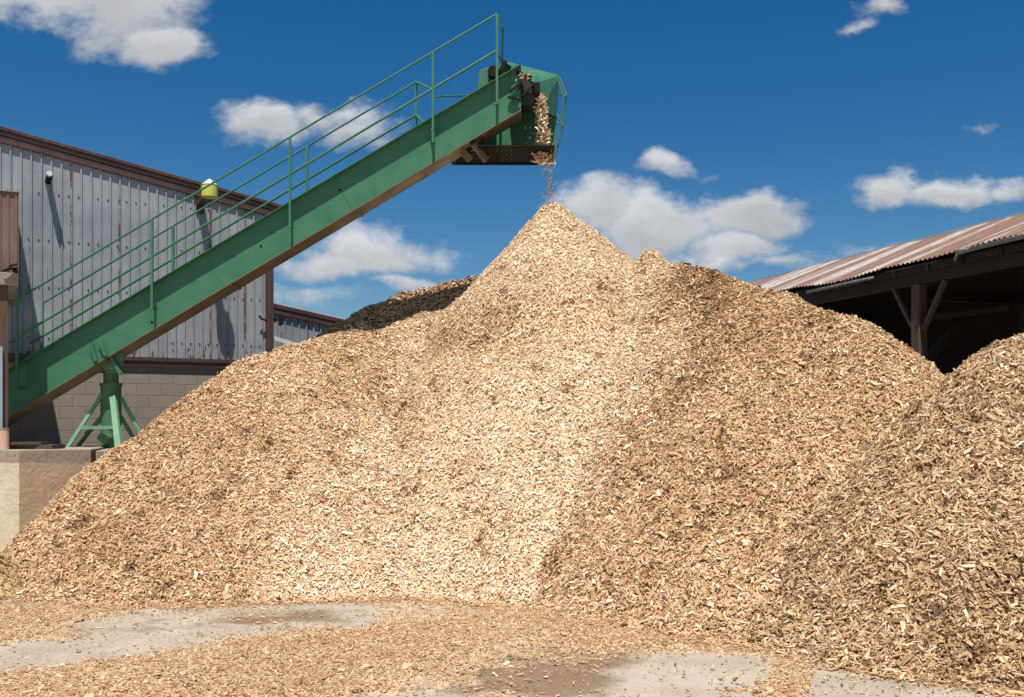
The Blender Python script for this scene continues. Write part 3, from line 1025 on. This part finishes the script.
prof += [c + Vector((-.16, 0, -.30)), c + Vector((.14, 0, -.30))]
gb.slab(prof, (0, .28, 0)); gbo = gb.build('gearbox', M['green'], conv, bevel=.01)
m_ = MB(); m_.tube(c + Vector((.10, -.16, .05)), c + Vector((.10, .02, .05)), .085, n=16); m_.bar(c + Vector((.17, -.1, -.02)), c + Vector((.28, -.1, .22)), .06); m_.build('motor', M['dark_steel'], gbo)
# hood-side ladder frame on the right
ld = MB()
ld.pipe([at(559, 77, YH), at(566.5, 94, YH - .1), at(563, 125, YH - .1), at(555, 160, YH - .05)], .013)
ld.pipe([at(557, 77, YH - .4), at(564, 97, YH - .5), at(560, 127, YH - .5), at(553, 158, YH - .5)], .010)
ld.pipe([at(556, 94.5, YH), at(566.5, 94, YH - .1), at(564, 97, YH - .5)], .012)
ld.pipe([at(556, 122, YH), at(563, 125, YH - .1), at(560, 127, YH - .5)], .012)
ld.pipe([at(555, 111, YH), at(563, 125, YH - .1)], .012)
ld.pipe([at(553, 158, YH - .5), at(555, 160, YH - .05)], .014)
ld.build('guard_frame', M['dark_steel'] if False else M['green_old'], conv)

# support stand
st = MB()
YC = 15.2
cx = at(111, 440, YC).x
zb0 = zt_b - .02
def cz(py, Y=YC): return EYE + (HZ - py) / F * Y
st.tube((cx, YC, cz(412)), (cx, YC, cz(384)), .150, n=24)
st.tube((cx, YC, cz(426)), (cx, YC, cz(412)), .150, n=24)
st.tube((cx, YC, cz(384)), (cx, YC, cz(352)), .11, n=20)
st.tube((cx, YC, cz(386)), (cx, YC, cz(383)), .165, n=24)
stand = st.build('support_stand', M['green_old'], conv)
m_ = MB()
m_.box((cx - .17, YC - .28, cz(352)), (cx + .24, YC + .28, cz(350)))
m_.slab([at(97, 360, YC - .3), at(107, 373, YC - .3), at(120, 373, YC - .3), at(125, 354, YC - .3), at(112, 349, YC - .3)], (0, .03, 0))
m_.slab([at(97, 360, YC + .3), at(107, 373, YC + .3), at(120, 373, YC + .3), at(125, 354, YC + .3), at(112, 349, YC + .3)], (0, .03, 0))
m_.tube(at(112, 366, YC - .36), at(112, 366, YC + .36), .05, n=12)
m_.build('pivot_fork', M['green_old'], stand)
for a, b in (((91, 343), (96, 361)), ((100, 341), (106, 356))):
    m_ = MB().bar(at(a[0], a[1], YN - .03), at(b[0], b[1], YN - .03), .045, .05, up=(0, 1, 0)); m_.build('gusset', M['green'], stand)
m_ = MB()
m_.bar(at(109, 354, YC - .33), at(121, 374, YC - .33), .05, .06, up=(0, 1, 0))
m_.build('gusset', M['green'], stand)
m_ = MB(); c = Vector((cx - .03, YC - .1, zb0 + .16))
m_.tube((cx - .02, YC, zb0 + .0), (cx - .02, YC, cz(428)), .13, n=20)
m_.tube(c + Vector((.02, -.20, -.02)), c + Vector((.02, .1, -.02)), .085, n=18)
m_.build('slew_motor', M['green_old'], stand)
legs = [((103, 393, YC - .08), (67, None, YC - .30)), ((113, 396, YC - .17), (119, None, YC - .62)), ((121, 398, YC), (149, None, YC + .05)), ((105, 412, YC + .12), (77, None, YC + .45)), ((118, 412, YC + .12), (139, None, YC + .5))]
for (a, b, Ya), (c_, _, Yb) in legs:
    p0 = at(a, b, Ya); p1 = at(c_, 400, Yb); p1.z = zb0
    m_ = MB(); wl = .085 if c_ == 119 else .052; m_.bar(p0, p1, wl, wl * .9, up=(0, 1, 0)); m_.build('leg', M['green_light'], stand, bevel=.004)
m_ = MB(); m_.bar(at(82, 427.5, YC - .25), at(116, 427.5, YC - .45), .045, .05); m_.build('cross_brace', M['green_light'], stand)
m_ = MB(); m_.bar(at(86, 434, YC + .3), at(100, 420, YC + .2), .04, .05)
m_.build('cross_brace', M['green_light'], stand)


# ---------------------------------------------------------------- falling chips
def stream():
    n1, n2 = 900, 110
    t = rng.random(n1) ** .9
    py = 93 + t * 71
    cxp = 541 + 3.5 * t + rng.normal(0, 1, n1) * (2.4 + 2.2 * t ** 2)
    Yc = 15.2 + rng.normal(0, .12, n1)
    P = [at(a, b, c) for a, b, c in zip(cxp, py, Yc)]
    py2 = 160 + rng.random(n2) * 40
    P += [at(a, b, c) for a, b, c in zip(549 + rng.normal(0, 3.5, n2), py2, 15.2 + rng.normal(0, .1, n2))]
    P += [at(a, b, 15.1) for a, b in zip(rng.normal(536, 5, 40), rng.uniform(100, 160, 40))]
    P += [at(a, b, 14.72) for a, b in zip(rng.normal(524, 4, 34), rng.normal(77, 2.2, 34))]
    P = np.array([tuple(v) for v in P]); n = len(P)
    L = np.clip(.045 * np.exp(rng.normal(0, .4, n)), .02, .1); L[n1:] *= .6
    Nn = rng.normal(size=(n, 3)); Nn /= np.linalg.norm(Nn, axis=1)[:, None]
    C = quad_chips(P, Nn, L, L * .5, np.full(n, .006), np.full(n, .5), rng)
    F_ = (CH_F[None] + (np.arange(n) * 8)[:, None, None]).reshape(-1, 4)
    o = mesh_np('falling_chips', C.reshape(-1, 3), F_, [M['fresh']], np.zeros(len(F_), int), np.repeat(np.clip(rng.beta(2, 1.6, n) - .05, 0, 1), 8))
    tag(o, 'stream of wood chips falling from the conveyor head to the cone tip', 'wood chips', kind='stuff')


stream()

# ---------------------------------------------------------------- right shed with rusty roof (local x along the eave away from us, y = up the slope side)
ED = Vector((-.31, .95, 0)).normalized()            # along the eave, receding
E0 = Vector((6.72, 17.0, 0))
SANG = math.atan2(ED.y, ED.x)
barn = thing('open_shed', 'open timber shed with rusty striped corrugated roof at right', 'shed', E0, SANG)
# local y axis = ED rotated +90deg = (-.95,-.31) -> the building lies on -y
ZE = 4.45; RISE = .40; HALF = 2.5
XA, XB = -7.0, 9.0
mb = MB()
nxs = int((XB - XA) / .0275)
vs, fs = [], []
rows = [0, .6, 1.25, 1.9, HALF]
for i in range(nxs + 1):
    x = XA + i * .0275
    c = .016 * math.cos(2 * math.pi * x / .11)
    j = int(x // .66)
    rj = (math.sin(j * 12.9898) * 43758.5453) % 1
    eav = -.05 + .10 * rj
    sag = -.035 * math.sin((x + 7) * .9) + .02 * math.sin(x * 2.3)
    for k, q in enumerate(rows):
        qq = q - eav if k == 0 else q
        vs.append((x, -qq, ZE + RISE * qq + c + sag * (1 - .5 * q / HALF) + (rj - .5) * .016))
    vs.append((x, -HALF * 2 - .1, ZE + c))
R_ = len(rows) + 1
for i in range(nxs):
    for k in range(R_ - 1):
        fs.append((i * R_ + k, (i + 1) * R_ + k, (i + 1) * R_ + k + 1, i * R_ + k + 1))
mb.add(vs, fs)
roof = mb.build('roof', M['rust_roof'], barn, local=True)
sm = roof.modifiers.new('thickness', 'SOLIDIFY'); sm.thickness = .006
mb = MB(); mb.box((XA, -HALF - .12, ZE + RISE * HALF - .05), (XB, -HALF + .05, ZE + RISE * HALF + .02))
mb.build('ridge_cap', M['gutter'], barn, local=True)
# eave beam, rafters, purlin
mb = MB(); mb.box((XA, -.30, ZE - .36), (XB, -.14, ZE - .10)); mb.box((XA, -.10, ZE - .17), (XB, -.06, ZE - .055)); mb.build('eave_beam', M['beam_wood'], barn, local=True, bevel=.01)
x = XA + .2
while x < XB:
    mb = MB(); mb.slab([(x, -.02, ZE - .20), (x, -HALF, ZE + RISE * HALF - .20), (x, -HALF, ZE + RISE * HALF - .09), (x, -.02, ZE - .09)], (.06, 0, 0)); x += .8
    mb.build('rafter', M['shade_wood'], barn, local=True)
mb = MB(); mb.slab([(XA, -.03, ZE - .085), (XA, -HALF, ZE + RISE * HALF - .085), (XA, -HALF, ZE + RISE * HALF - .07), (XA, -.03, ZE - .07)], (XB - XA, 0, 0))
mb.slab([(XA, -HALF - .01, ZE + RISE * HALF - .09), (XA, -5.1, ZE - .06), (XA, -5.1, ZE - .045), (XA, -HALF - .01, ZE + RISE * HALF - .075)], (XB - XA, 0, 0))
mb.build('added_shade_lining', M['shade_wood'], barn, local=True)  # dark lining added under the roof to blacken the interior
def slx(px):      # eave parameter under a pixel column
    k = (px - CX) / F
    return (E0.x - k * E0.y) / (k * ED.y - ED.x)
for px in (908, 700):
    x = slx(px)
    mb = MB(); mb.box((x - .10, -.32, 0), (x + .10, -.14, ZE - .362)); mb.build('post', M['old_wood'], barn, local=True, bevel=.012)
    for sg in (-1, 1):
        mb = MB(); mb.bar((x + sg * .1, -.23, ZE - 1.15), (x + sg * .62, -.23, ZE - .37), .06, .08, up=(0, 1, 0)); mb.build('knee_brace', M['old_wood'], barn, local=True)
x = slx(1060)
mb = MB(); mb.box((x - .12, -.34, 0), (x + .12, -.12, ZE - .362)); mb.build('post', M['old_wood'], barn, local=True, bevel=.012)
# inner frame: second row of posts, tie beams, a long diagonal
for px in (908, 700, 1060):
    x = slx(px)
    mb = MB(); mb.box((x - .06, -5.0, ZE - .62), (x + .06, -.34, ZE - .44)); mb.build('tie_beam', M['shade_wood'], barn, local=True)
    mb = MB(); mb.box((x - .08, -2.6, 0), (x + .08, -2.44, ZE + .7)); mb.build('inner_post', M['shade_wood'], barn, local=True)
mb = MB(); a = at(925, 362, 17.6); b = at(960, 322, 18.6)
mb.bar(a, b, .12, .14); mb.build('diagonal_brace', M['old_wood'], barn)
mb = MB(); a = at(930, 318, 18.5); b = at(1010, 308, 17.0)
mb.bar(a, b, .06, .09); mb.build('cross_rail', M['shade_wood'], barn)
# plank walls at the back and unseen ends, closed to keep the inside dark (a few gaps let slits of light through)
mb = MB(); x = XA; k = 0
while x < XB:
    gap = .004 if k % 6 == 2 else .002
    mb.box((x, -5.07, 0), (x + .22 - gap, -5.05, ZE - .02))
    if gap > .01: mb.box((x, -5.07, ZE - .918), (x + .218, -5.05, ZE - .02))
    if gap > .01: mb.box((x + .22 - gap + .002, -5.068, 1.2), (x + .218, -5.052, 2.1 + (k % 4) * .25))
    x += .22; k += 1
mb.build('back_wall', M['shade_wood'], barn, local=True)
for xx in (XA + .02, XB - .05):
    mb = MB()
    mb.slab([(xx, -.35, 0), (xx, -5.04, 0), (xx, -5.04, ZE - .05), (xx, -HALF, ZE + RISE * HALF - .08), (xx, -.35, ZE - .03)], (.03, 0, 0))
    mb.build('unseen_end_wall', M['shade_wood'], barn, local=True)
# gutter pieces hanging along the eave
mb = MB()
xg = slx(973)
mb.tube((xg, .05, ZE - .02), (XA, .10, ZE + .04), .035, .04, n=12); mb.tube((xg, .05, ZE - .02), (xg + .30, .03, ZE - .02), .035, .05, n=12); mb.tube((xg + .28, .03, ZE - .02), (xg + .36, .03, ZE - .14), .035, .02, n=10)
mb.build('gutter', M['old_gutter'], barn, local=True, smooth=True)
mb = MB()
xa, xb = slx(808), slx(875)
mb.tube((xa, .02, ZE - .14), (xb, .02, ZE - .13), .026, n=10); mb.build('gutter', M['old_gutter'], barn, local=True, smooth=True)

# ---------------------------------------------------------------- light, sky, camera
sun_dir = Vector((0.0, -.40, 1.0)).normalized()     # towards the sun
elev = math.asin(sun_dir.z)
L = bpy.data.lights.new('sun', 'SUN'); L.energy = 5.0; L.angle = math.radians(.53); L.color = (1, .955, .88)
lo = bpy.data.objects.new('sun', L); col.objects.link(lo)
lo.rotation_euler = sun_dir.to_track_quat('Z', 'Y').to_euler()
lo.location = (0, -5, 12)

w = bpy.data.worlds.new('World'); sc.world = w; w.use_nodes = True
nt = w.node_tree
bg = nt.nodes['Background']
sky = N(nt, 'ShaderNodeTexSky', sky_type='NISHITA', sun_disc=False)
sky.sun_elevation = elev; sky.sun_rotation = math.radians(180); sky.air_density = 1.0; sky.dust_density = .3; sky.ozone_density = 3.0; sky.altitude = 200
STR = .062
hsv = N(nt, 'ShaderNodeHueSaturation', {'Saturation': 1.42, 'Value': 1.12, 'Color': sky.outputs[0], 'Hue': .5})
tc = N(nt, 'ShaderNodeTexCoord')
dx = N(nt, 'ShaderNodeSeparateXYZ', {0: tc.outputs['Generated']})
ysafe = math_(nt, 'MAXIMUM', dx.outputs[1], .05)
u = math_(nt, 'DIVIDE', dx.outputs[0], ysafe); v = math_(nt, 'DIVIDE', dx.outputs[2], ysafe)
uv = N(nt, 'ShaderNodeCombineXYZ', {0: u, 1: v}).outputs[0]
SKYG = N(nt, 'ShaderNodeMapping', {'Vector': uv, 'Scale': (1, 1.5, 1)}).outputs[0]


def wn(vec, scale, detail, off=(0, 0, 0), rough=.55):
    mp = N(nt, 'ShaderNodeMapping', {'Vector': vec, 'Location': off})
    return noise(nt, mp.outputs[0], scale, detail, rough)


# warp
wx = math_(nt, 'MULTIPLY', math_(nt, 'SUBTRACT', wn(SKYG, 9, 5), .5), .10)
wy = math_(nt, 'MULTIPLY', math_(nt, 'SUBTRACT', wn(SKYG, 9, 5, (3, 7, 1)), .5), .07)
wv = N(nt, 'ShaderNodeVectorMath', {0: uv, 1: N(nt, 'ShaderNodeCombineXYZ', {0: wx, 1: wy}).outputs[0]}, operation='ADD').outputs[0]
CL = [  # px, py, rx, ry, weight
    (110, -5, 105, 52, 1.0), (165, 40, 48, 34, .9), (40, -12, 70, 38, 1.),
    (270, 122, 58, 24, .95), (355, 130, 50, 22, .70), (320, 115, 40, 16, .8),
    (370, 250, 75, 27, 1.0), (330, 262, 60, 22, .9), (420, 283, 45, 12, .8), (300, 300, 60, 12, .45),
    (600, 205, 48, 26, 1.), (650, 222, 75, 32, 1.05), (755, 214, 55, 27, 1.05), (735, 245, 45, 18, .8), (690, 262, 60, 14, .5),
    (668, 168, 38, 13, .62), (900, 187, 42, 21, .95), (955, 193, 60, 20, .95), (1010, 192, 32, 16, .8),
    (880, 12, 34, 12, .55), (845, 32, 22, 8, .42), (975, 125, 18, 9, .36), (1120, 60, 60, 30, .9), (780, 262, 70, 10, .4), (890, 245, 60, 10, .42),
    (-120, 150, 90, 40, .9), (1200, 230, 90, 30, 1.),
]
acc = None; rel = None
for (a, b, rx, ry, wt) in CL:
    c = ((a - CX) / F, (HZ - b) / F, 0)
    s_ = N(nt, 'ShaderNodeVectorMath', {0: wv, 1: c}, operation='SUBTRACT').outputs[0]
    m_ = N(nt, 'ShaderNodeVectorMath', {0: s_, 1: (F / rx, F / ry, 0)}, operation='MULTIPLY').outputs[0]
    l_ = N(nt, 'ShaderNodeVectorMath', {0: m_}, operation='LENGTH').outputs['Value']
    g = math_(nt, 'SUBTRACT', wt, math_(nt, 'MULTIPLY', l_, .8 * wt))
    my = N(nt, 'ShaderNodeSeparateXYZ', {0: m_}).outputs[1]
    if acc is None: acc, rel = g, my
    else:
        k_ = N(nt, 'ShaderNodeClamp', {0: math_(nt, 'MULTIPLY_ADD', math_(nt, 'SUBTRACT', g, acc), 4.0, .5)}).outputs[0]
        mx = N(nt, 'ShaderNodeMix', {0: k_, 2: rel, 3: my}, data_type='FLOAT'); rel = mx.outputs[0]
        acc = math_(nt, 'SMOOTH_MAX', acc, g, .12)
n1 = wn(SKYG, 17, 9, (1, 2, 0), .56)
n1b = wn(SKYG, 9, 3, (1, 2, 0), .5)
fld = math_(nt, 'ADD', acc, math_(nt, 'MULTIPLY', math_(nt, 'ADD', math_(nt, 'SUBTRACT', n1, .5), math_(nt, 'MULTIPLY', math_(nt, 'SUBTRACT', wn(SKYG, 70, 6, (5, 1, 0), .62), .5), .35)), 1.05))
dens = rampf(nt, fld, .04, .62)
dens = math_(nt, 'MULTIPLY', dens, math_(nt, 'GREATER_THAN', dx.outputs[1], .06))
dens = math_(nt, 'MULTIPLY', dens, .96)
rel = math_(nt, 'ADD', math_(nt, 'MULTIPLY', rampf(nt, math_(nt, 'ADD', rel, math_(nt, 'MULTIPLY', math_(nt, 'SUBTRACT', n1, .5), 2.4)), -.6, 1.0), .24), math_(nt, 'MULTIPLY', math_(nt, 'SUBTRACT', n1b, .5), .45))
core = rampf(nt, fld, .35, .95)
bright = math_(nt, 'ADD', math_(nt, 'SUBTRACT', .78, math_(nt, 'MULTIPLY', core, .08)), rel)
bright = N(nt, 'ShaderNodeClamp', {0: bright, 1: .45, 2: 1.0}).outputs[0]
ccol = N(nt, 'ShaderNodeVectorMath', {0: (9.8, 10.0, 10.4)}, operation='SCALE')
nt.links.new(bright, ccol.inputs['Scale'])
cm = mixc(nt, dens, hsv.outputs[0], ccol.outputs[0])
nt.links.new(cm, bg.inputs['Color'])
bg.inputs['Strength'].default_value = STR
w.cycles.sampling_method = 'MANUAL'; w.cycles.sample_map_resolution = 512

cam = bpy.data.cameras.new('camera'); cam.lens = F / 1024 * 36; cam.sensor_width = 36
cam.shift_y = (HZ - 348.5) / 1024
cam.clip_end = 3000
co = bpy.data.objects.new('camera', cam); col.objects.link(co)
co.location = (0, 0, EYE); co.rotation_euler = (math.radians(90), 0, 0)
sc.camera = co
vs_ = sc.view_settings
vs_.view_transform = 'Standard'; vs_.look = 'None'; vs_.gamma = 1; vs_.exposure = 0.20
sc.cycles.use_denoising = True
sc.cycles.max_bounces = 6; sc.cycles.diffuse_bounces = 2
sc.render.film_transparent = False
